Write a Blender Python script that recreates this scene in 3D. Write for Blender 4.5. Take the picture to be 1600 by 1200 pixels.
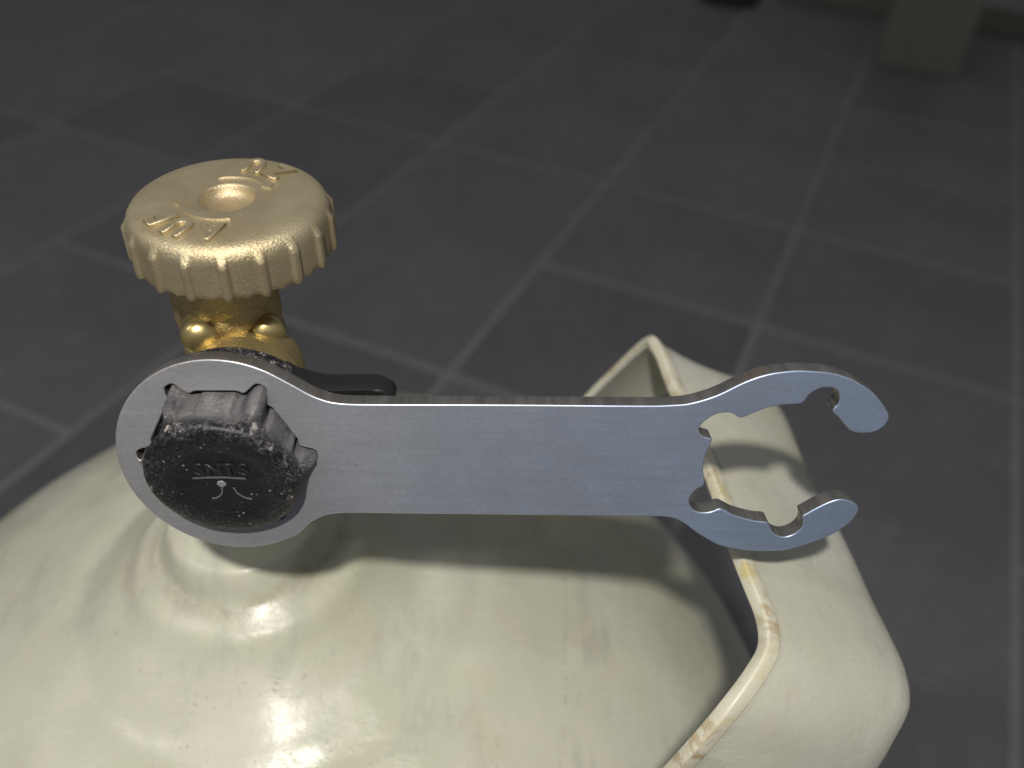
import bpy, bmesh, math, random
from mathutils import Vector, Matrix, noise

# ------------------------------------------------------------------ clear, camera, light
for o in list(bpy.data.objects):
    bpy.data.objects.remove(o)
sc = bpy.context.scene
C = sc.collection
MM = 0.001          # all lengths below are millimetres
FLOOR = -600.0      # the camera is the origin of the millimetre system, the floor 600 mm lower

cam_d = bpy.data.cameras.new('camera')
cam = bpy.data.objects.new('camera', cam_d)
C.objects.link(cam)
cam.location = (0, 0, 0.6)
PITCH, ROLL = math.radians(41.0), math.radians(3.0)
cam.matrix_world = Matrix.Translation((0, 0, 0.6)) @ Matrix.Rotation(math.pi / 2 - PITCH, 4, 'X') @ Matrix.Rotation(ROLL, 4, 'Z')
cam_d.sensor_width = 36.0
cam_d.lens = 36.0 * 1300 / 1600
cam_d.clip_start = 0.01
cam_d.clip_end = 50
cam_d.dof.use_dof = True
cam_d.dof.focus_distance = 0.163
cam_d.dof.aperture_fstop = 10.5
sc.camera = cam

world = bpy.data.worlds.new('World')
sc.world = world
world.use_nodes = True
bg = world.node_tree.nodes['Background']
bg.inputs['Color'].default_value = (0.92, 0.95, 1.0, 1)
bg.inputs['Strength'].default_value = 0.15

# the one key lamp: a small flash lamp held above the lens
lamp_d = bpy.data.lights.new('flash_lamp', 'AREA')
lamp_d.shape = 'DISK'
lamp_d.size = 0.023
lamp_d.energy = 2.2
lamp_d.color = (1.0, 0.955, 0.88)
lamp = bpy.data.objects.new('flash_lamp', lamp_d)
C.objects.link(lamp)
_t = Vector((0.0, 0.25, 0.40))
lamp.location = (-0.030, -0.100, 0.845)
lamp.rotation_euler = (_t - lamp.location).to_track_quat('-Z', 'Y').to_euler()

# a ceiling panel of the room, up to the left (its reflection lies on the shoulder of the cylinder)
pan_d = bpy.data.lights.new('ceiling_panel', 'AREA')
pan_d.shape = 'RECTANGLE'; pan_d.size = 0.42; pan_d.size_y = 0.14
pan_d.energy = 8.0
pan_d.color = (1.0, 0.97, 0.93)
pan = bpy.data.objects.new('ceiling_panel', pan_d)
C.objects.link(pan)
pan.location = (-1.36, -0.39, 2.10)
pan.rotation_euler = (0, 0, math.radians(20))

sc.view_settings.view_transform = 'Standard'
sc.view_settings.look = 'None'
sc.view_settings.exposure = 0.10
sc.view_settings.gamma = 1.0
sc.view_settings.use_curve_mapping = False

# ------------------------------------------------------------------ helpers
def P(x, y, z):
    return Vector((x * MM, y * MM, (z - FLOOR) * MM))

# the wrench, the cap and the guard were measured square to the picture; the hand-held camera is rolled by ROLL
_cp, _sp, _cr, _sr = math.cos(PITCH), math.sin(PITCH), math.cos(ROLL), math.sin(ROLL)
def RL(x, y, z):
    f = y * _cp - z * _sp; u = y * _sp + z * _cp
    r2 = x * _cr - u * _sr; u2 = x * _sr + u * _cr
    return (r2, f * _cp + u2 * _sp, -f * _sp + u2 * _cp)
R3 = Matrix([RL(1, 0, 0), RL(0, 1, 0), RL(0, 0, 1)]).transposed()

def tag(o, label=None, cat=None, group=None, kind=None):
    if label: o['label'] = label
    if cat: o['category'] = cat
    if group: o['group'] = group
    if kind: o['kind'] = kind
    return o

def empty(name, x, y, z):
    o = bpy.data.objects.new(name, None)
    C.objects.link(o)
    o.location = P(x, y, z)
    o.empty_display_size = 0.01
    return o

def obj(name, verts, faces, mat, parent=None, smooth=True, rel=None, angle=None):
    """verts in millimetres (camera system); the mesh is stored relative to its parent"""
    me = bpy.data.meshes.new(name)
    off = Vector((0, 0, 0))
    if parent is not None:
        q = parent
        while q is not None:
            off += q.location
            q = q.parent
    vv = [(P(*v) - off) if rel is None else (Vector(v) - Vector(rel)) * MM for v in verts]
    me.from_pydata(vv, [], faces)
    me.validate()
    bm = bmesh.new(); bm.from_mesh(me)
    bmesh.ops.recalc_face_normals(bm, faces=bm.faces)
    bm.to_mesh(me); bm.free()
    if smooth:
        me.polygons.foreach_set('use_smooth', [True] * len(me.polygons))
        if angle:
            me.set_sharp_from_angle(angle=math.radians(angle))
    me.materials.append(mat)
    o = bpy.data.objects.new(name, me)
    C.objects.link(o)
    if parent is not None:
        o.parent = parent
    return o

def loft(rings, closed=True, cap0=False, cap1=False):
    """rings: equal length lists of points; returns verts, faces"""
    n = len(rings[0]); V = []; F = []
    for r in rings: V += r
    for i in range(len(rings) - 1):
        for j in range(n if closed else n - 1):
            a = i * n + j; b = i * n + (j + 1) % n
            F.append((a, b, b + n, a + n))
    if cap0: F.append(tuple(range(n - 1, -1, -1)))
    if cap1: F.append(tuple(range((len(rings) - 1) * n, len(rings) * n)))
    return V, F

def lathe(cx, cy, prof, n=96, rad=None, cap0=True, cap1=True):
    rings = []
    for (r, z) in prof:
        ring = []
        for k in range(n):
            t = 2 * math.pi * k / n
            rr = r if rad is None else rad(r, z, t)
            ring.append((cx + rr * math.cos(t), cy + rr * math.sin(t), z))
        rings.append(ring)
    return loft(rings, True, cap0, cap1)

def catmull(pts, per, closed=False):
    out = []; n = len(pts)
    rng = n if closed else n - 1
    for i in range(rng):
        g = lambda k: Vector(pts[k % n]) if closed else Vector(pts[max(0, min(n - 1, k))])
        p0, p1, p2, p3 = g(i - 1), g(i), g(i + 1), g(i + 2)
        for s in range(per):
            t = s / per
            out.append(0.5 * ((2 * p1) + (p2 - p0) * t + (2 * p0 - 5 * p1 + 4 * p2 - p3) * t * t + (3 * p1 - p0 - 3 * p2 + p3) * t ** 3))
    if not closed: out.append(Vector(pts[-1]))
    return out

def interp(tab, x):
    for i in range(len(tab) - 1):
        if x <= tab[i + 1][0]:
            f = (x - tab[i][0]) / (tab[i + 1][0] - tab[i][0])
            return tab[i][1] * (1 - f) + tab[i + 1][1] * f
    return tab[-1][1]

def gauss(x, w): return math.exp(-(x / w) ** 2)
def sstep(a, b, x):
    t = max(0.0, min(1.0, (x - a) / (b - a))); return t * t * (3 - 2 * t)

# ------------------------------------------------------------------ materials
class NT:
    def __init__(self, name):
        self.m = bpy.data.materials.new(name); self.m.use_nodes = True
        self.t = self.m.node_tree; self.b = self.t.nodes['Principled BSDF']
        self.tc = self.t.nodes.new('ShaderNodeTexCoord')
    def n(self, typ, **kw):
        x = self.t.nodes.new(typ)
        for k, v in kw.items():
            if k in x.inputs.keys(): x.inputs[k].default_value = v
            else: setattr(x, k, v)
        return x
    def link(self, a, b): self.t.links.new(a, b)
    def mapping(self, scale=(1, 1, 1), rot=(0, 0, 0), loc=(0, 0, 0)):
        mp = self.n('ShaderNodeMapping'); self.link(self.tc.outputs['Object'], mp.inputs['Vector'])
        mp.inputs['Scale'].default_value = scale; mp.inputs['Rotation'].default_value = rot; mp.inputs['Location'].default_value = loc
        return mp.outputs['Vector']
    def noise(self, scale, detail=4, rough=0.55, vec=None, distort=0.0):
        x = self.n('ShaderNodeTexNoise'); x.inputs['Scale'].default_value = scale; x.inputs['Detail'].default_value = detail
        x.inputs['Roughness'].default_value = rough; x.inputs['Distortion'].default_value = distort
        self.link(vec if vec is not None else self.tc.outputs['Object'], x.inputs['Vector'])
        return x.outputs['Fac']
    def vor(self, scale, vec=None, feature='F1', rnd=1.0):
        x = self.n('ShaderNodeTexVoronoi'); x.feature = feature; x.inputs['Scale'].default_value = scale; x.inputs['Randomness'].default_value = rnd
        self.link(vec if vec is not None else self.tc.outputs['Object'], x.inputs['Vector'])
        return x.outputs['Distance']
    def ramp(self, fac, stops):
        r = self.n('ShaderNodeValToRGB'); el = r.color_ramp.elements
        while len(el) < len(stops): el.new(0.5)
        for e, (p, c) in zip(el, stops):
            e.position = p; e.color = (c, c, c, 1) if not isinstance(c, tuple) else (c[0], c[1], c[2], 1)
        self.link(fac, r.inputs['Fac']); return r.outputs['Color']
    def mix(self, fac, a, b, mode='MIX'):
        x = self.n('ShaderNodeMix'); x.data_type = 'RGBA'; x.blend_type = mode
        for s, v in ((0, fac), (6, a), (7, b)):
            if isinstance(v, (int, float)): x.inputs[s].default_value = v
            elif isinstance(v, tuple): x.inputs[s].default_value = (v[0], v[1], v[2], 1)
            else: self.link(v, x.inputs[s])
        return x.outputs[2]
    def math(self, op, a, b=None, c=None):
        x = self.n('ShaderNodeMath'); x.operation = op
        for s, v in enumerate((a, b, c)):
            if v is None: continue
            if isinstance(v, (int, float)): x.inputs[s].default_value = v
            else: self.link(v, x.inputs[s])
        return x.outputs[0]
    def bump(self, height, dist, strength=1.0, prev=None):
        x = self.n('ShaderNodeBump'); x.inputs['Strength'].default_value = strength; x.inputs['Distance'].default_value = dist
        self.link(height, x.inputs['Height'])
        if prev is not None: self.link(prev, x.inputs['Normal'])
        return x.outputs['Normal']
    def set(self, **kw):
        for k, v in kw.items():
            k = k.replace('_', ' ')
            s = self.b.inputs[k]
            if isinstance(v, (int, float)): s.default_value = v
            elif isinstance(v, tuple): s.default_value = (v[0], v[1], v[2], 1)
            else: self.link(v, s)
        return self.m

def mat_paint(name, base, wear=1.0, shell=False):
    k = NT(name)
    sh = lambda a, b, c: (base[0] * a, base[1] * b, base[2] * c)
    big = k.noise(16, 5, 0.6)
    col = k.mix(k.ramp(big, [(0.34, 0.0), (0.66, 1.0)]), sh(0.86, 0.87, 0.78), base)
    olive = k.ramp(k.noise(30, 5, 0.65, k.mapping(loc=(8, 3, 2))), [(0.50, 0.0), (0.72, 0.6)])
    col = k.mix(olive, col, sh(0.86, 0.885, 0.83))
    warm = k.ramp(k.noise(38, 5, 0.6, k.mapping(loc=(3, 1, 2))), [(0.55, 0.0), (0.78, 0.6)])
    col = k.mix(warm, col, sh(0.97, 0.86, 0.74))
    # pale rubbed scuffs, made of many fine strokes inside patches
    patch = k.ramp(k.noise(34, 4, 0.6, k.mapping(loc=(5, 5, 0))), [(0.52, 0.0), (0.66, 1.0)])
    strokes = k.ramp(k.noise(300, 6, 0.8, k.mapping(scale=(0.35, 1.6, 1), rot=(0, 0, 0.35))), [(0.46, 0.0), (0.62, 1.0)])
    scuff = k.math('MULTIPLY', patch, strokes)
    col = k.mix(k.math('MULTIPLY', scuff, 0.38), col, sh(1.22, 1.22, 1.25))
    smear = k.math('MULTIPLY', k.ramp(k.noise(32, 5, 0.7, k.mapping(scale=(2.2, 0.7, 1), rot=(0, 0, 0.55), loc=(4, 8, 1))), [(0.54, 0.0), (0.70, 0.55)]), wear)
    col = k.mix(smear, col, sh(0.62, 0.63, 0.66))
    # thin scratches running two ways
    sc1 = k.noise(60, 2, 0.5, k.mapping(scale=(0.9, 26, 26), rot=(0.2, 0.1, 0.5)))
    sc2 = k.noise(60, 2, 0.5, k.mapping(scale=(26, 0.9, 26), rot=(0.1, 0.3, -0.3), loc=(1, 5, 2)))
    sc3 = k.noise(70, 2, 0.5, k.mapping(scale=(1.2, 30, 30), rot=(0.1, 0.3, -0.25), loc=(4, 2, 2)))
    pat = k.ramp(k.noise(20, 3, 0.5, k.mapping(loc=(7, 7, 1))), [(0.42, 0.0), (0.58, 1.0)])
    scr = k.math('MULTIPLY', k.math('MAXIMUM', k.math('MAXIMUM', k.ramp(sc1, [(0.68, 0.0), (0.72, 1.0)]), k.ramp(sc2, [(0.70, 0.0), (0.74, 1.0)])), k.ramp(sc3, [(0.69, 0.0), (0.73, 1.0)])), pat)
    col = k.mix(k.math('MULTIPLY', scr, 0.4), col, (0.74, 0.74, 0.70))
    # chips and specks of dirt in clusters
    sp = k.ramp(k.noise(1100, 3, 0.7, k.mapping(scale=(0.7, 1.3, 1), rot=(0, 0, 0.6))), [(0.655, 0.0), (0.72, 1.0)])
    cl = k.ramp(k.noise(26, 4, 0.65, k.mapping(loc=(2, 9, 4))), [(0.40, 0.0), (0.56, 1.0)])
    spk = k.math('MULTIPLY', sp, cl)
    spk2 = k.math('MULTIPLY', k.ramp(k.noise(480, 5, 0.8, k.mapping(scale=(0.6, 1.6, 1), rot=(0, 0, -0.4))), [(0.67, 0.0), (0.72, 1.0)]), k.ramp(k.noise(35, 2), [(0.46, 0.0), (0.54, 1.0)]))
    dark = k.math('MAXIMUM', spk, spk2)
    if shell:
        sx = k.n('ShaderNodeSeparateXYZ'); k.link(k.tc.outputs['Object'], sx.inputs[0])
        r = k.math('SQRT', k.math('ADD', k.math('POWER', k.math('ADD', sx.outputs[0], 0.007), 2.0), k.math('POWER', k.math('ADD', sx.outputs[1], -0.0015), 2.0)))
        rn = k.math('ADD', k.math('MULTIPLY', r, 10.0), k.math('MULTIPLY', k.math('SUBTRACT', k.noise(60, 4), 0.5), 0.06))
        grime = k.math('MULTIPLY', k.ramp(rn, [(0.222, 0.0), (0.245, 0.5), (0.275, 0.0)]), k.ramp(k.noise(120, 5, 0.7), [(0.40, 0.0), (0.62, 1.0)]))
        col = k.mix(grime, col, (0.20, 0.15, 0.09))
        crack = k.math('MULTIPLY', k.ramp(rn, [(0.36, 0.0), (0.40, 1.0), (0.44, 0.0)]), k.ramp(k.noise(700, 5, 0.8, k.mapping(scale=(.5, 1.5, 1))), [(0.60, 0.0), (0.66, 1.0)]))
        dark = k.math('MAXIMUM', dark, k.math('MULTIPLY', crack, 0.8))
        # a dashed pencil-thin mark down the shoulder
        ln = k.math('ABSOLUTE', k.math('ADD', k.math('MULTIPLY_ADD', sx.outputs[0], 1.0, k.math('MULTIPLY', sx.outputs[1], LNY)), LNC))
        ln = k.math('ADD', ln, k.math('MULTIPLY', k.math('SUBTRACT', k.noise(240, 3), 0.5), 0.0016))
        mark = k.math('MULTIPLY', k.ramp(k.math('MULTIPLY', ln, 1000.0), [(0.12, 1.0), (0.42, 0.0)]), k.ramp(k.noise(330, 5, 0.75), [(0.50, 0.0), (0.58, 1.0)]))
        dark = k.math('MAXIMUM', dark, k.math('MULTIPLY', mark, k.ramp(k.math('MULTIPLY', sx.outputs[0], 10.0), [(0.3, 0.0), (0.4, 0.4)])))
    col = k.mix(k.math('MULTIPLY', dark, 0.7 * wear), col, (0.12, 0.10, 0.07))
    rust = k.math('MULTIPLY', k.ramp(k.vor(45, k.mapping(loc=(0.3, 0.1, 0))), [(0.015, 1.0), (0.05, 0.0)]), 0.55)
    col = k.mix(rust, col, (0.45, 0.27, 0.10))
    rough = k.math('ADD', k.math('MULTIPLY', k.noise(70, 6, 0.7), 0.22), k.math('MULTIPLY_ADD', k.noise(380, 8, 0.85, k.mapping(scale=(0.5, 1.4, 1), rot=(0, 0, 0.4))), 0.30, 0.07))
    rough = k.math('ADD', rough, k.math('MULTIPLY', scuff, 0.12))
    nb = k.bump(k.noise(30, 3, 0.5), 0.0020, 0.45)
    nb = k.bump(k.noise(420, 4, 0.65), 0.00016, 0.6, nb)
    nb = k.bump(k.math('SUBTRACT', 0.0, k.math('ADD', scr, k.math('ADD', dark, k.math('MULTIPLY', scuff, 0.5)))), 0.00010, 0.7, nb)
    return k.set(Base_Color=col, Roughness=rough, Normal=nb, Specular_IOR_Level=0.5)

def mat_rim(name, base):
    k = NT(name)
    g = k.ramp(k.noise(60, 6, 0.7, k.mapping(loc=(1, 1, 1))), [(0.56, 0.0), (0.66, 1.0)])
    col = k.mix(g, base, (base[0] * 0.9, base[1] * 0.80, base[2] * 0.50))
    ch = k.ramp(k.noise(420, 7, 0.8), [(0.58, 0.0), (0.65, 0.8)])
    zone = k.ramp(k.noise(42, 3, 0.6), [(0.46, 0.0), (0.62, 1.0)])
    halo = k.ramp(k.noise(330, 3, 0.6), [(0.46, 0.0), (0.60, 0.7)])
    col = k.mix(k.math('MULTIPLY', halo, zone), col, (0.36, 0.25, 0.11))
    col = k.mix(k.math('MULTIPLY', ch, zone), col, (0.14, 0.085, 0.04))
    nb = k.bump(k.noise(300, 4), 0.0002, 0.6)
    return k.set(Base_Color=col, Roughness=0.38, Normal=nb)

def mat_brass(name, base, rough, grain, depth, metallic=1.0):
    k = NT(name)
    col = k.mix(k.ramp(k.noise(90, 4), [(0.35, 0.0), (0.7, 1.0)]), (base[0] * 0.82, base[1] * 0.78, base[2] * 0.74), base)
    pink = k.ramp(k.noise(160, 3, 0.6, k.mapping(loc=(4, 2, 0))), [(0.55, 0.0), (0.75, 0.5)])
    col = k.mix(pink, col, (base[0] * 0.98, base[1] * 0.80, base[2] * 0.80))
    gn = k.noise(grain, 3, 0.7)
    nb = k.bump(gn, depth, 0.9)
    r = k.math('ADD', k.math('MULTIPLY', k.noise(200, 4), 0.22), rough - 0.11)
    return k.set(Base_Color=col, Metallic=metallic, Roughness=r, Normal=nb)

def mat_steel(name):
    k = NT(name)
    # bluish reflection painted into the colour, growing towards the open jaw (local x), brushed grain along the shank
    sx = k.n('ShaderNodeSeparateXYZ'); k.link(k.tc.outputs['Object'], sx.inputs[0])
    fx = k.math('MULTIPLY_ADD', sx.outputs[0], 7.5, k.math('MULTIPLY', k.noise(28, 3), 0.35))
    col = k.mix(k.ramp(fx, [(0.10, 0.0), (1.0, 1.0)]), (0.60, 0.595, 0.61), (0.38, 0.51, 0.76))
    br = k.noise(130, 6, 0.7, k.mapping(scale=(0.35, 6, 6)))
    col = k.mix(k.ramp(br, [(0.3, 0.3), (0.7, 0.0)]), col, (0.30, 0.30, 0.32))
    fine = k.noise(2200, 2, 0.6, k.mapping(scale=(0.4, 1, 1)))
    col = k.mix(k.ramp(fine, [(0.3, 0.22), (0.6, 0.0)]), col, (0.22, 0.22, 0.24))
    scr = k.ramp(k.noise(45, 2, 0.5, k.mapping(scale=(0.8, 60, 60), rot=(0, 0, 0.05))), [(0.715, 0.0), (0.74, 1.0)])
    col = k.mix(k.math('MULTIPLY', scr, 0.5), col, (0.85, 0.85, 0.87))
    scb = k.ramp(k.noise(50, 2, 0.5, k.mapping(scale=(1.0, 50, 50), rot=(0, 0, 0.7), loc=(2, 2, 2))), [(0.72, 0.0), (0.745, 1.0)])
    scc = k.ramp(k.noise(50, 2, 0.5, k.mapping(scale=(1.0, 50, 50), rot=(0, 0, -0.35), loc=(5, 1, 2))), [(0.71, 0.0), (0.735, 1.0)])
    col = k.mix(k.math('MULTIPLY', k.math('MAXIMUM', scb, scc), 0.35), col, (0.80, 0.80, 0.83))
    spot = k.math('MULTIPLY', k.ramp(k.vor(260), [(0.08, 1.0), (0.16, 0.0)]), k.ramp(k.noise(60, 3), [(0.56, 0.0), (0.62, 1.0)]))
    col = k.mix(k.math('MULTIPLY', spot, 0.2), col, (0.12, 0.11, 0.12))
    smud = k.ramp(k.noise(45, 5, 0.6, k.mapping(scale=(0.6, 1, 1), loc=(3, 0, 0))), [(0.40, 0.30), (0.62, 0.0)])
    col = k.mix(smud, col, (0.30, 0.31, 0.33))
    rough = k.math('ADD', k.math('MULTIPLY', k.noise(60, 5, 0.6), 0.20), 0.30)
    nb = k.bump(k.noise(900, 2, 0.6, k.mapping(scale=(0.25, 1.5, 1.5))), 0.00003, 0.5)
    nb = k.bump(k.noise(90, 2), 0.00012, 0.35, nb)
    return k.set(Base_Color=col, Metallic=0.72, Roughness=rough, Normal=nb)

def mat_steel_edge(name):
    k = NT(name)
    # sawn and sheared edge: vertical striations, brownish tarnish
    st = k.noise(400, 4, 0.7, k.mapping(scale=(1, 0.12, 0.12)))
    col = k.mix(k.ramp(st, [(0.35, 0.0), (0.65, 1.0)]), (0.20, 0.19, 0.18), (0.34, 0.325, 0.31))
    cop = k.ramp(k.noise(40, 3, 0.6, k.mapping(loc=(5, 5, 5))), [(0.60, 0.0), (0.72, 0.5)])
    col = k.mix(cop, col, (0.30, 0.17, 0.12))
    nb = k.bump(st, 0.0003, 0.7)
    return k.set(Base_Color=col, Metallic=0.85, Roughness=0.42, Normal=nb)

def mat_cap(name, dust=1.0):
    k = NT(name)
    base = (0.009, 0.009, 0.012)
    sx = k.n('ShaderNodeSeparateXYZ'); k.link(k.tc.outputs['Object'], sx.inputs[0])
    rr = k.math('SQRT', k.math('ADD', k.math('POWER', sx.outputs[0], 2.0), k.math('POWER', sx.outputs[2], 2.0)))
    ru = k.math('MULTIPLY', rr, 60.0)
    edge = k.ramp(ru, [(0.40, 0.0), (0.66, 0.28), (0.86, 0.9)])
    zone = k.ramp(k.noise(170, 5, 0.65, k.mapping(loc=(2, 2, 2))), [(0.36, 0.05), (0.64, 1.0)])
    grit = k.ramp(k.noise(1500, 6, 0.8), [(0.50, 0.0), (0.66, 1.0)])
    smear = k.ramp(k.noise(520, 6, 0.75, k.mapping(loc=(1, 4, 6))), [(0.52, 0.0), (0.72, 0.7)])
    f = k.math('MULTIPLY', k.math('MULTIPLY', k.math('MAXIMUM', grit, smear), zone), k.math('MULTIPLY', edge, 0.8 * dust))
    col = k.mix(f, base, (0.34, 0.33, 0.335))
    # chalky rubbing on the hexagon behind the face
    back = k.ramp(k.math('MULTIPLY', sx.outputs[1], 50.0), [(0.12, 0.0), (0.23, 1.0), (0.74, 1.0), (0.78, 0.0)])
    rub = k.math('MULTIPLY', k.ramp(k.noise(260, 4, 0.6, k.mapping(scale=(1, .4, 1))), [(0.30, 0.10), (0.75, 0.52)]), back)
    col = k.mix(rub, col, (0.30, 0.295, 0.30))
    sp = k.math('MULTIPLY', k.ramp(k.vor(700), [(0.10, 1.0), (0.22, 0.0)]), k.ramp(k.noise(260, 4, 0.6, k.mapping(loc=(6, 6, 6))), [(0.53, 0.0), (0.60, 0.6)]))
    col = k.mix(sp, col, (0.36, 0.36, 0.38))
    cr = k.math('MULTIPLY', k.ramp(k.noise(300, 8, 0.8, k.mapping(loc=(9, 1, 4))), [(0.575, 0.0), (0.63, 1.0)]), k.math('MULTIPLY', k.ramp(ru, [(0.72, 0.0), (0.84, 0.9)]), k.math('SUBTRACT', 1.0, back)))
    col = k.mix(cr, col, (0.46, 0.42, 0.40))
    rough = k.math('ADD', k.math('MULTIPLY', f, 0.45), 0.36)
    nb = k.bump(k.noise(900, 6, 0.75), 0.00018, 0.55)
    return k.set(Base_Color=col, Roughness=rough, Normal=nb, Specular_IOR_Level=0.28)

def mat_plain(name, col, rough, bump=0.0, scale=200, metallic=0.0):
    k = NT(name)
    c = k.mix(k.ramp(k.noise(scale * 0.2, 4), [(0.3, 0.0), (0.7, 1.0)]), (col[0] * 0.85, col[1] * 0.85, col[2] * 0.85), col)
    kw = dict(Base_Color=c, Roughness=rough, Metallic=metallic)
    if bump: kw['Normal'] = k.bump(k.noise(scale, 4), bump, 0.6)
    return k.set(**kw)

def mat_tile(name):
    k = NT(name)
    oi = k.n('ShaderNodeObjectInfo')
    tone = k.math('MULTIPLY_ADD', oi.outputs['Random'], 0.20, 0.90)
    big = k.noise(5, 5, 0.6)
    c = k.mix(k.ramp(big, [(0.3, 0.0), (0.7, 1.0)]), (0.126, 0.122, 0.130), (0.162, 0.157, 0.165))
    c = k.mix(k.ramp(k.noise(40, 6, 0.7), [(0.55, 0.0), (0.75, 0.35)]), c, (0.28, 0.275, 0.28))
    c = k.mix(1.0, c, tone, 'MULTIPLY')
    nb = k.bump(k.noise(60, 6, 0.7), 0.0012, 0.5)
    return k.set(Base_Color=c, Roughness=0.62, Normal=nb, Specular_IOR_Level=0.35)

def mat_grout(name, col, rough, bump, scale):
    k = NT(name)
    c = k.mix(k.ramp(k.noise(9, 5, 0.65), [(0.35, 0.0), (0.65, 1.0)]), tuple(v * 0.84 for v in col), col)
    c = k.mix(k.ramp(k.noise(160, 5, 0.7), [(0.45, 0.0), (0.70, 0.6)]), c, tuple(v * 0.72 for v in col))
    return k.set(Base_Color=c, Roughness=rough, Normal=k.bump(k.noise(scale, 4), bump, 0.6))
CREAM = (0.535, 0.53, 0.445)
LNY, LNC = -0.005, -0.0813
M_paint = mat_paint('cream_paint', CREAM, 1.0, True)
M_guard = mat_paint('cream_paint_guard', (0.525, 0.52, 0.46), 0.7)
M_rim = mat_rim('worn_cream_edge', (0.60, 0.58, 0.46))
M_brass = mat_brass('cast_brass', (0.585, 0.51, 0.335), 0.42, 2300, 0.00019, 0.78)
M_brass2 = mat_brass('forged_brass', (0.62, 0.50, 0.24), 0.38, 1500, 0.0003, 0.88)
M_bolt = mat_brass('smooth_brass', (0.58, 0.48, 0.23), 0.34, 700, 0.00006, 0.88)
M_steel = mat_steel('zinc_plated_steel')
M_edge = mat_steel_edge('sheared_steel_edge')
M_cap = mat_cap('dusty_black_plastic')
M_black = mat_plain('black_rubber', (0.012, 0.012, 0.014), 0.38, 0.0003, 300)
M_mark = mat_plain('rubbed_plastic', (0.24, 0.24, 0.25), 0.4, 0.0001, 400)
M_mark2 = mat_plain('scuffed_plastic_line', (0.11, 0.11, 0.12), 0.4, 0.0001, 400)
M_markd = mat_plain('black_plastic_relief', (0.016, 0.016, 0.019), 0.30, 0.0001, 400)
M_tile = mat_tile('slate_tile')
M_grout = mat_grout('grey_grout', (0.25, 0.258, 0.265), 0.9, 0.002, 150)
M_beige = mat_plain('beige_board', (0.17, 0.17, 0.14), 0.6)
M_foot = mat_plain('black_foot', (0.01, 0.01, 0.01), 0.6)

# ------------------------------------------------------------------ floor
floor = obj('floor', [(-4500, -2500, FLOOR - 1.3), (4500, -2500, FLOOR - 1.3), (4500, 5000, FLOOR - 1.3), (-4500, 5000, FLOOR - 1.3)], [(0, 1, 2, 3)], M_grout, smooth=False)
tag(floor, kind='structure')
LD = Vector((math.cos(math.radians(67.0)), math.sin(math.radians(67.0))))      # direction of the long joints
TD = Vector((LD.y, -LD.x))                      # across them
ORG = Vector((-72.0, 702.0))
PL, PT, GAP = 255.0, 291.0, 7.6
tile_cache = {}
def tile_mesh(L, W):
    key = (round(L), round(W))
    if key in tile_cache: return tile_cache[key]
    bm = bmesh.new()
    bmesh.ops.create_cube(bm, size=1.0)
    for v in bm.verts: v.co = Vector((v.co.x * W * MM, v.co.y * L * MM, v.co.z * 8 * MM))
    top = [e for e in bm.edges if all(v.co.z > 0 for v in e.verts)]
    bmesh.ops.bevel(bm, geom=top, offset=1.6 * MM, segments=1, affect='EDGES')
    me = bpy.data.meshes.new('tile'); bm.to_mesh(me); bm.free()
    me.materials.append(M_tile)
    tile_cache[key] = me
    return me
# joints seen in the photograph: column -> joints that are missing (two tiles' length)
skip = {-1: {1, 3, 5, -1}, 0: {3, 6, -1}, 1: {0, 5, 8}, -2: {1, 4, 7}, -3: {0, 3, 5}, 2: {2, 4, 7}, 3: {1, 5}, -4: {2, 6}}
rt = random.Random(4)
for c in range(-7, 8):
    i = -9
    while i < 12:
        j = i + 1
        if j in skip.get(c, set()) or (c not in skip and rt.random() < 0.3): j += 1
        L = (j - i) * PL - GAP; W = PT - GAP
        ctr = ORG + LD * ((i + j) / 2 * PL) + TD * ((c + 0.5) * PT)
        i = j
        if not (-2600 < ctr.x < 2600 and -1700 < ctr.y < 3000): continue
        o = bpy.data.objects.new('tile', tile_mesh(L, W))
        C.objects.link(o); o.parent = floor
        o.location = P(ctr.x, ctr.y, FLOOR - 4 + rt.uniform(-0.3, 0.3)) 
        o.rotation_euler = (rt.uniform(-.0012, .0012), rt.uniform(-.0012, .0012), math.atan2(TD.y, TD.x))

# ------------------------------------------------------------------ gas cylinder
AX, AY = -62.0, 141.0
cyl = empty('gas_cylinder', AX, AY, FLOOR)
tag(cyl, 'cream painted steel gas cylinder with brass valve and bent guard handle, standing on dark tiles', 'gas cylinder')
def boss_z(x, y):                                        # boss round the valve thread
    r = math.hypot(x + 69.0, y - 142.5)
    return 6.0 * (1 - sstep(19.5, 24.0, r)) + 1.2 * gauss(r - 31, 3.0) + 18 * (1 - sstep(14, 52, r))
def dome_z(r):
    z = -196 - 150 * (1 - math.sqrt(max(0.0, 1 - (r / 178.0) ** 2)))
    z += 0.5 * gauss(r - 46, 5) - 0.6 * gauss(r - 55, 4)   # pressed ring
    return z
key = [(r, dome_z(r)) for r in (0, 5, 10, 15, 20, 25, 30, 35, 40, 45, 50, 55, 60, 66, 76, 88, 100, 112, 124, 136, 147, 157, 165, 171, 175, 177.3, 178)]
cv = catmull([(a, b, 0) for a, b in key], 7)
prof = [(0.3 if p.x < 0.3 else p.x, p.y) for p in cv]
prof += [(178, -370), (178, -420), (178, -500), (177, -540), (173, -560), (160, -568), (160, -600)]
N = 200
rings = []
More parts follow.
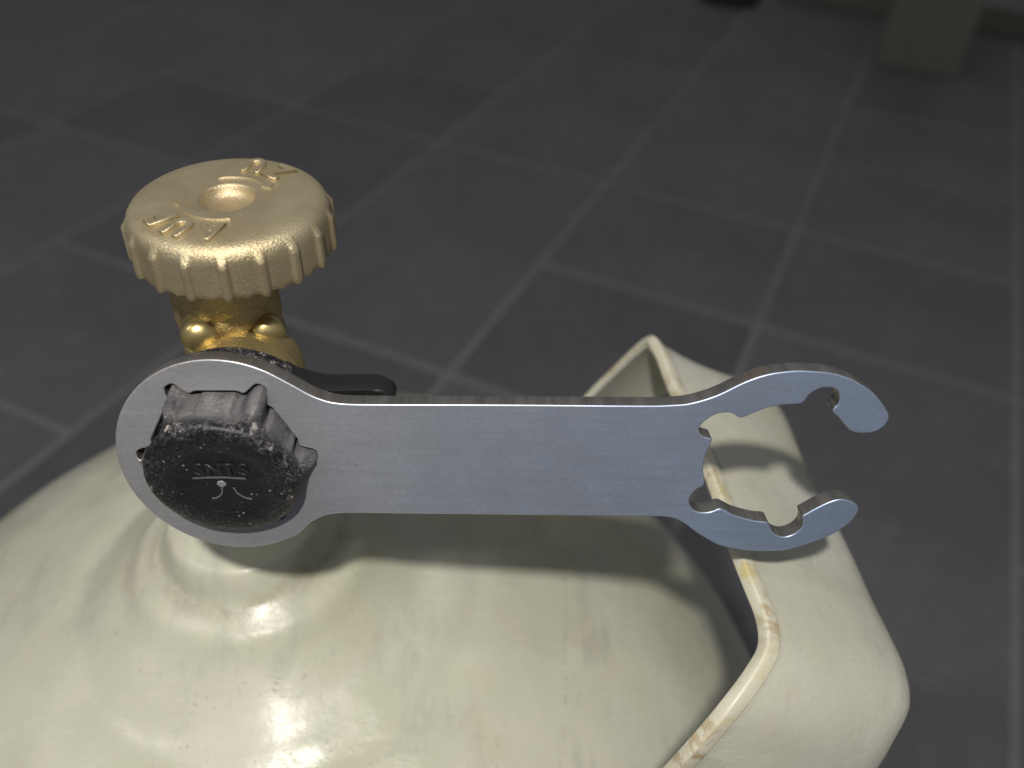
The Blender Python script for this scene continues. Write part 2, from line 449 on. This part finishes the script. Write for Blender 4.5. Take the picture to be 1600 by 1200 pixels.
for (r, z) in prof:
    ring = []
    for k in range(N):
        t = 2 * math.pi * k / N
        x = AX + r * math.cos(t); y = AY + r * math.sin(t)
        d = 0.0
        if z > -330:
            d = 0.9 * noise.noise(Vector((x * 0.03, y * 0.03, 1.3))) + 0.35 * noise.noise(Vector((x * 0.075, y * 0.075, 4.1)))
            d *= sstep(20, 40, r)
            d += boss_z(x, y)
            d -= 1.0 * gauss(math.hypot(x + 48, y - 78), 9) + 0.8 * gauss(math.hypot(x + 72, y - 96), 7)
        ring.append((x, y, z + d))
    rings.append(ring)
V, F = loft(rings, True, True, True)
shell = obj('shell', V, F, M_paint, cyl)

# guard handle: a bent strip of sheet steel, its inner edge hemmed into a bead
rim_p = [(12, 207, -212), (22.5, 206.3, -188), (31.6, 203.4, -171), (40.2, 196.3, -153.5), (42.7, 188.0, -150), (44.4, 173.4, -150), (46.4, 158.5, -150), (49.1, 138.1, -150), (50.8, 115.9, -150),
         (51.8, 107.0, -150), (52.7, 98.9, -150), (51.7, 92.0, -150), (48.2, 86.7, -151), (42.8, 81.2, -154), (38.5, 78.3, -160), (34.5, 76.6, -168), (27.8, 75.6, -188), (16, 72, -226)]
out_p = [(20, 224, -245), (31, 219.0, -222), (42, 214.0, -198), (53, 205.5, -176), (61.0, 197.0, -168), (76.0, 195.5, -169.5), (82.6, 187.5, -171.5), (84.3, 163.3, -172), (87.6, 131.7, -172),
         (88.5, 119.3, -172), (89.4, 108.4, -172), (90.2, 100.3, -173), (89.0, 92.2, -175), (84.6, 85.8, -179), (80.9, 81.7, -186), (74.7, 77.8, -197), (62.0, 75.1, -220), (40, 72, -258)]
rc = catmull([RL(*p) for p in rim_p], 8); oc = catmull([RL(*p) for p in out_p], 8)
K = 14; th = 2.4
rows_t, rows_b = [], []
for i in range(len(rc)):
    a, b = rc[i], oc[i]
    i0, i1 = max(0, i - 1), min(len(rc) - 1, i + 1)
    tan = (rc[i1] - rc[i0]).normalized()
    nrm = tan.cross(b - a).normalized()
    if nrm.z < 0: nrm = -nrm
    rt_, rb_ = [], []
    for j in range(K + 1):
        s = j / K
        crown = 1.6 * math.sin(math.pi * s) - 1.3 * max(0, s - 0.90) ** 2 / 0.10 ** 2
        p = a.lerp(b, s) + nrm * crown
        w = 0.5 * noise.noise(p * 0.045)
        rt_.append(tuple(p + nrm * w)); rb_.append(tuple(p + nrm * (w - th)))
    rows_t.append(rt_); rows_b.append(rb_)
loop = [t + list(reversed(b)) for t, b in zip(rows_t, rows_b)]
V, F = loft(loop, True, True, True)
guard = obj('guard_handle', V, F, M_guard, cyl, angle=50)
# the bead
rings = []
for i in range(len(rc)):
    i0, i1 = max(0, i - 1), min(len(rc) - 1, i + 1)
    tan = (rc[i1] - rc[i0]).normalized()
    side = (oc[i] - rc[i]); side = (side - tan * side.dot(tan)).normalized()
    upv = tan.cross(side).normalized()
    if upv.z < 0: upv = -upv
    ring = []
    wq = 0.42 + 0.58 * sstep(14, 30, i)
    cen = rc[i] + side * 0.6 - upv * 0.5
    for k in range(24):
        t = 2 * math.pi * k / 24
        ct, st = math.cos(t), math.sin(t)
        e = 0.34
        ring.append(tuple(cen + side * (wq * 1.85 * math.copysign(abs(ct) ** e, ct)) + upv * (wq * 1.6 * math.copysign(abs(st) ** e, st))))
    rings.append(ring)
V, F = loft(rings, True, True, True)
rim = obj('rim', V, F, M_rim, guard)
rim['label'] = 'worn folded edge of the handle, paint rubbed to rust in places'

# ------------------------------------------------------------------ valve
BX, BY = -62.0, 144.2                # bonnet
WX, WY = -57.3, 144.2                # wheel
def rad_oct(r, z, t):
    return r * (1 + 0.022 * math.cos(4 * t + 0.3) * (1 if r > 6 else 0))
VB = [(4, -84), (9.6, -85), (9.8, -96), (10.2, -100.5), (10.8, -101.6), (11.1, -103.5), (11.1, -108.5), (10.8, -110.6), (10.3, -111.6), (10.5, -112.4), (11.1, -113.2), (11.0, -118), (8.2, -121), (8.2, -130), (8.2, -158), (9, -162), (9, -180), (8, -181)]
V, F = lathe(BX, BY, VB, 96, rad_oct)
body = obj('valve_body', V, F, M_brass2, cyl, angle=45)
# outlet branch towards the viewer
rings = []
for (r, y) in [(9.5, 140), (11.0, 136), (11.0, 131.5), (12.4, 131), (12.4, 126.8), (9.8, 126.7), (9.8, 118), (9.2, 117.5), (5, 117.4)]:
    rings.append([(-55.5 + r * math.cos(2 * math.pi * k / 48), y, -117.5 + r * math.sin(2 * math.pi * k / 48)) for k in range(48)])
V, F = loft(rings, True, True, True)
obj('outlet_pipe', V, F, M_brass2, cyl, angle=40)
# cast saddle between the bolts
rings = []
for (s, dz) in [(0.0, 0), (0.6, -1.0), (1.0, -2.8), (1.05, -5), (0.85, -7.2), (0.2, -8.4)]:
    ring = []
    for k in range(25):
        a = math.radians(-126 + 120 * k / 24)
        rr = 10.7 + 1.2 * s * gauss(k - 12, 9)
        ring.append((BX + rr * math.cos(a), BY + rr * math.sin(a), -102.6 + dz * (1 + 0.12 * gauss(k - 12, 3))))
    rings.append(ring)
V, F = loft(rings, False)
obj('saddle', V, F, M_brass2, cyl)
for sgn in (-1, 1):
    out = Vector((0.40, -0.917, 0)); sid = Vector((0.917, 0.40, 0))      # the bolts face the outlet side, towards the camera
    base = Vector((BX, BY, -107.1 - 1.1 * sgn)) + out * 10.9 + sid * (6.7 * sgn)
    d = (out + sid * (0.06 * sgn) + Vector((0, 0, 0.30))).normalized()
    u = d.cross(Vector((0, 0, 1))).normalized(); w = u.cross(d)
    rings = []
    for (r, h) in [(3.7, -2.6), (3.7, 0.3), (3.6, 0.75), (3.3, 1.3), (2.75, 1.8), (1.9, 2.2), (1.0, 2.4), (0.1, 2.45)]:
        rings.append([tuple(base + d * h + u * (r * math.cos(2 * math.pi * k / 32)) + w * (r * math.sin(2 * math.pi * k / 32))) for k in range(32)])
    V, F = loft(rings, True, True, True)
    obj('bolt', V, F, M_bolt, cyl)

# handwheel
WT = -81.0
wp = [(0.05, -2.6), (2.0, -2.55), (3.6, -2.3), (4.5, -1.75), (4.95, -0.9), (5.15, -0.35), (5.4, -0.06), (5.8, 0.03), (9, 0.06), (12, 0.04), (14.5, 0), (16.2, -0.12), (17.4, -0.42), (18.3, -0.95), (18.9, -1.7), (19.25, -2.6),
      (19.4, -3.4), (19.45, -4.2), (19.5, -6.0), (19.55, -8.0), (19.6, -9.6), (19.55, -10.5), (19.2, -11.0), (18.2, -11.1), (15.5, -10.4), (12, -8.6), (8.0, -8.4)]
NW = 540
rings = []
for (r, z) in wp:
    ring = []
    for k in range(NW):
        t = 2 * math.pi * k / NW
        ph = (math.degrees(t) + 90 + 8) % 20.0
        ph = min(ph, 20 - ph)
        rib = max(0.0, 1 - (ph / 2.9) ** 3) ** 0.6 if ph < 2.9 else 0.0
        on = sstep(-2.2, -3.3, z) if z > -9 else 1.0
        if r < 18.5 and z > -5: on = 0.0
        if r < 18 : on = 0.0
        dr = 0.8 * rib * on
        dz = 0.0
        if z < -9 and r > 15: dz = 0.55 * math.sin(math.pi * min(1, ph / 10)) - 0.15
        ring.append((WX + (r + dr) * math.cos(t), WY + (r + dr) * math.sin(t), WT + z + dz))
    rings.append(ring)
V, F = loft(rings, True, True, True)
wheel = obj('handwheel', V, F, M_brass, cyl, angle=60)
wheel['label'] = 'ribbed cast brass handwheel embossed AUF and ZU with two curved arrows'

def text_mesh(ch, size, depth, bevel=0.0, fat=0.0):
    cu = bpy.data.curves.new('text', 'FONT')
    cu.body = ch; cu.size = size; cu.extrude = depth; cu.bevel_depth = bevel; cu.bevel_resolution = 1
    cu.offset = fat; cu.align_x = 'CENTER'; cu.align_y = 'CENTER'; cu.resolution_u = 4
    o = bpy.data.objects.new('text', cu); C.objects.link(o)
    dg = bpy.context.evaluated_depsgraph_get()
    me = bpy.data.meshes.new_from_object(o.evaluated_get(dg))
    bpy.data.objects.remove(o); bpy.data.curves.remove(cu)
    return me

def letter(ch, ang, r, inward, size=5.6, tweak=0):
    me = text_mesh(ch, size * MM, 0.22 * MM, 0.24 * MM, 0.10 * MM)
    me.materials.clear(); me.materials.append(M_brass)
    o = bpy.data.objects.new('letter', me); C.objects.link(o); o.parent = wheel
    a = math.radians(ang)
    o.location = P(WX + r * math.cos(a), WY + r * math.sin(a), WT + 0.24) - cyl.location
    o.rotation_euler = (0, 0, a + (math.pi / 2 if inward else -math.pi / 2) + tweak)
    o.scale = (0.8, 1.0, 1.0)
for ch, ang in (('A', -86), ('U', -112), ('F', -133)): letter(ch, ang, 13.3, False, 7.4)
for ch, ang in (('Z', 55), ('U', 81)): letter(ch, ang, 13.3, True, 7.4)

def arrow(a0, a1, r, tip_at_end):
    pts = []
    n = 28; V = []; F = []
    for i in range(n + 1):
        a = math.radians(a0 + (a1 - a0) * i / n)
        f = i / n if tip_at_end else 1 - i / n
        w = 0.62
        if f > 0.88: w = 1.3 * (1 - f) / 0.12 + 0.05
        for (dr, dz) in ((-w - 0.2, -0.1), (-w, 0.38), (w, 0.38), (w + 0.2, -0.1)):
            V.append((WX + (r + dr) * math.cos(a), WY + (r + dr) * math.sin(a), WT + dz))
    for i in range(n):
        for j in range(3):
            b = i * 4 + j
            F.append((b, b + 1, b + 5, b + 4))
    F.append((0, 1, 2, 3)); F.append((n * 4 + 3, n * 4 + 2, n * 4 + 1, n * 4))
    obj('arrow', V, F, M_brass, wheel, smooth=False)
arrow(-165, -70, 8.4, False)
arrow(118, 28, 8.4, True)

# ------------------------------------------------------------------ black outlet cap
KX, KZ, KY = -54.9, -117.0, 106.0
cap = empty('outlet_cap', *RL(KX, KY, KZ))
cap.rotation_euler = R3.to_euler()
KK = (KX, KY, KZ)
tag(cap, 'dusty black plastic cap nut screwed on the valve outlet inside the wrench ring', 'cap')
def hexr(deg, ap, lobe, dip, lw=5.0):
    ph = (deg + 30) % 60 - 30          # angle from the middle of a flat
    q = abs(ph)
    r = ap / math.cos(math.radians(ph))
    r = min(r, ap * 1.15)
    r += lobe * math.exp(-((30 - q) / 6.2) ** 4) - dip * math.exp(-((q - 18.5) / 4.2) ** 4)
    return r
NC = 216
rings = []
def cring(y, fn):
    rings.append([(KX + fn(360 * k / NC) * math.cos(2 * math.pi * k / NC), y, KZ + fn(360 * k / NC) * math.sin(2 * math.pi * k / NC)) for k in range(NC)])
# degrees measured from +x; flats face 90 deg -> offset 30 keeps a corner on +x
hx = lambda d, a, l, g: hexr(d - 30, a, l, g)
cring(KY + 0.1, lambda d: 0.1); cring(KY + 0.1, lambda d: 7.9); cring(KY + 0.08, lambda d: 8.3); cring(KY, lambda d: 8.6)
cring(KY, lambda d: 12.9); cring(KY + 0.12, lambda d: 13.7)
cring(KY + 0.5, lambda d: 14.2)
cring(KY + 1.1, lambda d: 14.45)
cring(KY + 2.0, lambda d: 0.75 * 14.5 + 0.25 * hx(d, 13.3, 0.6, 0.3))
cring(KY + 3.2, lambda d: 0.4 * 14.4 + 0.6 * hx(d, 13.4, 0.6, 0.1))
cring(KY + 4.6, lambda d: hx(d, 13.4, 0.9, 0.25)); cring(KY + 5.4, lambda d: hx(d, 13.5, 1.4, 0.9))
cring(KY + 10, lambda d: hx(d, 13.5, 1.7, 0.9)); cring(KY + 15.5, lambda d: hx(d, 13.5, 1.7, 0.9))
cring(KY + 16, lambda d: 16.4); cring(KY + 16.5, lambda d: 16.9); cring(KY + 20, lambda d: 16.9); cring(KY + 20.6, lambda d: 16.3); cring(KY + 20.6, lambda d: 10.2)
rings = [[(x + 0.04 * noise.noise(Vector((x, y, z)) * 0.6), y + 0.06 * noise.noise(Vector((x, y, z + 9)) * 0.5), z) for x, y, z in r] for r in rings]
V, F = loft(rings, True, True, False)
nut = obj('nut', V, F, M_cap, cap, angle=38, rel=KK)
# relief on the face: letters, bar, pip, flared foot, ring
for i, ch in enumerate('SNTS'):
    me = text_mesh(ch, 4.3 * MM, 0.10 * MM, 0.10 * MM)
    me.materials.clear(); me.materials.append(M_markd)
    o = bpy.data.objects.new('letter', me); C.objects.link(o); o.parent = nut
    o.rotation_euler = (math.pi / 2, 0, 0)
    o.location = Vector(((-3.2 + i * 2.75) * MM, (0.04) * MM, 3.6 * MM))
def face_strip(pts, w, h, name, mat):
    V, F = [], []
    n = len(pts)
    for i in range(n):
        p = Vector(pts[i]); a = Vector(pts[max(0, i - 1)]); b = Vector(pts[min(n - 1, i + 1)])
        t = (b - a).normalized(); s = Vector((-t.y, t.x)) * w / 2
        for q, yy in ((p - s * 1.25, 0.45), (p - s, -h), (p + s, -h), (p + s * 1.25, 0.45)):
            V.append((KX + q.x, KY + yy, KZ + q.y))
    for i in range(n - 1):
        for j in range(3): F.append((i * 4 + j, i * 4 + j + 1, i * 4 + j + 5, i * 4 + j + 4))
    F.append((0, 1, 2, 3)); F.append((4 * n - 1, 4 * n - 2, 4 * n - 3, 4 * n - 4))
    return obj(name, V, F, mat, nut, smooth=False, rel=KK)
face_strip([(-4.9, 1.35), (-2, 1.6), (1, 1.6), (5.0, 1.25)], 0.36, 0.02, 'bar', M_mark2)
face_strip([(-2.6, -4.3), (-1.7, -4.1), (-0.9, -3.5), (-0.3, -2.6), (0.0, -1.2)], 0.34, 0.03, 'foot_line', M_mark2)
face_strip([(5.0, -4.5), (4.1, -4.2), (3.2, -3.6), (2.5, -2.6), (2.2, -1.2)], 0.34, 0.03, 'foot_line', M_mark2)
face_strip([(8.3 * math.cos(math.radians(a)), 8.3 * math.sin(math.radians(a))) for a in range(0, 361, 5)], 0.16, 0.03, 'ring', M_markd)
rings = [[(KX + 0.1 + r * math.cos(2 * math.pi * k / 14) * (1 + .15 * math.sin(3 * k)), KY + y, KZ - 0.2 + r * math.sin(2 * math.pi * k / 14) * (1 + .15 * math.sin(3 * k))) for k in range(14)] for r, y in ((1.0, .4), (0.8, 0.0), (0.5, -.1), (0.1, 0.1))]
V, F = loft(rings, True, False, True)
obj('moulding_pip', V, F, M_mark, nut, rel=KK)
# strap that hangs on the back of the cap
pts = []
for k in range(13):
    a = math.radians(90 - 180 * k / 12); pts.append((-27.5 + 4.3 * math.cos(a), -110.6 + 3.4 * math.sin(a)))
pts += [(-34, -114.0), (-40, -115.5), (-45, -118), (-47, -112), (-45.5, -104.0), (-42, -105.6), (-37, -107.2), (-32, -107.3)]
cc = catmull([(a, b, 0) for a, b in pts], 4, True)
rings = [[(p.x, y, p.y) if s == 0 else (p.x + ( -36 - p.x) * s, y, p.y + (-110.5 - p.y) * s) for p in cc] for y, s in ((122.9, 0.06), (122.2, 0.0), (126.0, 0.0), (126.6, 0.05))]
rings[0] = [(p.x + (-36 - p.x) * 0.06, 121.6, p.y + (-110.5 - p.y) * 0.06) for p in cc]
V, F = loft(rings, True, True, True)
obj('strap', V, F, M_black, cap, angle=60, rel=KK)

# ------------------------------------------------------------------ wrench
WO = (-55.24, 112.81, -115.63); TILT = math.radians(14); THK = 3.8
wr = [(14.7, 14.5), (17.3, 12.75), (19.4, 11.7), (21.6, 11.0), (24.8, 10.65), (31.2, 10.56), (55.24, 10.49), (79.29, 10.28), (85.29, 10.42), (88.85, 10.83), (93.47, 12.46), (98.37, 15.27), (102.42, 16.86), (107.03, 17.58), (110.57, 17.52), (114.17, 17.12), (117.92, 15.93), (121.94, 13.54), (124.31, 11.24), (126.11, 8.91), (126.66, 7.39), (125.94, 5.57), (124.21, 4.44), (121.79, 4.3), (119.99, 4.79), (118.67, 5.99), (117.3, 7.53), (115.84, 8.91), (115.82, 9.74), (116.4, 10.56), (116.51, 11.92), (116.03, 13.27), (115.08, 13.94), (113.75, 14.07), (112.37, 13.8), (110.88, 12.73), (110.14, 11.37), (109.41, 10.69), (106.2, 10.42), (104.56, 10.15), (102.49, 9.46), (100.0, 8.22), (98.86, 7.66), (98.11, 7.8), (97.06, 8.5), (95.58, 8.77), (93.81, 8.36), (92.34, 7.39), (91.26, 6.13), (91.04, 4.72), (92.01, 3.59), (93.55, 3.02), (93.53, 2.02), (92.99, 0.15), (92.62, -2.19), (92.74, -4.56), (93.23, -6.8), (92.96, -7.86), (91.77, -8.62), (90.78, -10.15), (90.67, -11.69), (91.61, -13.4), (93.09, -14.1), (95.15, -14.03), (96.86, -13.24), (98.2, -13.71), (100.41, -14.97), (104.45, -16.23), (106.96, -16.55), (107.63, -17.67), (108.8, -19.43), (110.74, -20.24), (112.74, -19.6), (114.05, -17.99), (114.19, -16.39), (113.86, -15.13), (114.53, -14.5), (116.82, -12.78), (119.15, -11.38), (121.11, -10.92), (123.26, -11.53), (124.65, -12.78), (124.82, -14.34), (123.61, -16.87), (120.38, -19.92), (114.66, -22.69), (110.62, -23.84), (104.67, -23.84), (101.3, -23.35), (97.76, -22.36), (93.25, -19.43), (89.72, -16.55), (86.63, -15.36), (81.06, -15.13), (55.24, -14.81), (29.46, -14.42), (23.02, -14.34), (19.79, -14.5), (17.14, -15.13), (14.2, -16.9)]
ring_arc = []
for k in range(1, 40):                       # the ring itself, lower right round to upper right
    a = math.radians(-50 - 257 * k / 40)
    ring_arc.append((21.4 * math.cos(a), -1.5 + 21.4 * math.sin(a)))
outer = catmull([(a, b, 0) for a, b in wr + ring_arc], 4, True)
hole = []
for k in range(240):
    d = 360 * k / 240
    ph = (d - 30 + 30) % 60 - 30; q = abs(ph)
    r = min(14.0 / math.cos(math.radians(ph)), 15.6)
    r += 1.9 * math.exp(-((30 - q) / 6.0) ** 4) - 0.6 * gauss(q - 21, 3.6)
    hole.append(Vector((r * math.cos(math.radians(d)), -0.6 + r * math.sin(math.radians(d)), 0)))
cu = bpy.data.curves.new('wrench', 'CURVE')
cu.dimensions = '2D'; cu.fill_mode = 'BOTH'
for lp in (outer, hole):
    sp = cu.splines.new('POLY'); sp.points.add(len(lp) - 1); sp.use_cyclic_u = True
    for p, q in zip(sp.points, lp): p.co = (q.x * MM, q.y * MM, 0, 1)
cu.bevel_depth = 0.28 * MM; cu.bevel_resolution = 2; cu.offset = -0.28 * MM
cu.extrude = (THK / 2 - 0.28) * MM
to = bpy.data.objects.new('tmp', cu); C.objects.link(to)
dg = bpy.context.evaluated_depsgraph_get()
me = bpy.data.meshes.new_from_object(to.evaluated_get(dg))
bpy.data.objects.remove(to); bpy.data.curves.remove(cu)
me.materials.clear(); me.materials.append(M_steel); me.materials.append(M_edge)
for p in me.polygons:
    p.material_index = 1 if abs(p.normal.z) < 0.3 else 0
    p.use_smooth = True
me.set_sharp_from_angle(angle=math.radians(35))
for v in me.vertices: v.co.z -= THK / 2 * MM
wrench = bpy.data.objects.new('wrench', me); C.objects.link(wrench)
wrench.location = P(*RL(*WO))
wrench.rotation_euler = (R3 @ Matrix.Rotation(math.pi / 2 - TILT, 3, 'X')).to_euler()
tag(wrench, 'flat zinc plated steel wrench with its closed ring on the black cap', 'wrench')

# ------------------------------------------------------------------ things at the far edge of the floor
def block(name, corner, du, dv, h, mat, parent=None, bev=3):
    c = Vector(corner)
    a, b, d, e = c, c + du, c + du + dv, c + dv
    V = [(p.x, p.y, FLOOR) for p in (a, b, d, e)] + [(p.x, p.y, FLOOR + h) for p in (a, b, d, e)]
    F = [(3, 2, 1, 0), (4, 5, 6, 7), (0, 1, 5, 4), (1, 2, 6, 5), (2, 3, 7, 6), (3, 0, 4, 7)]
    o = obj(name, V, F, mat, parent, smooth=False)
    m = o.modifiers.new('bevel', 'BEVEL'); m.width = bev * MM; m.segments = 2
    return o
post = block('door_post', (713, 1760), TD * 160, LD * 300, 420, M_beige)
tag(post, 'beige post standing on the tiles at the far right', 'post')
board = block('skirting_board', (600, 2185), TD * 900, LD * 18, 55, M_beige)
tag(board, 'low beige skirting board along the far edge of the floor', 'skirting board')
V, F = lathe(478, 2160, [(60, FLOOR), (75, FLOOR + 2), (75, FLOOR + 14), (66, FLOOR + 22), (20, FLOOR + 26), (20, FLOOR + 70)], 40)
foot = obj('furniture_foot', V, F, M_foot, angle=40)
tag(foot, 'black round furniture foot at the far edge of the tiled floor', 'furniture foot')
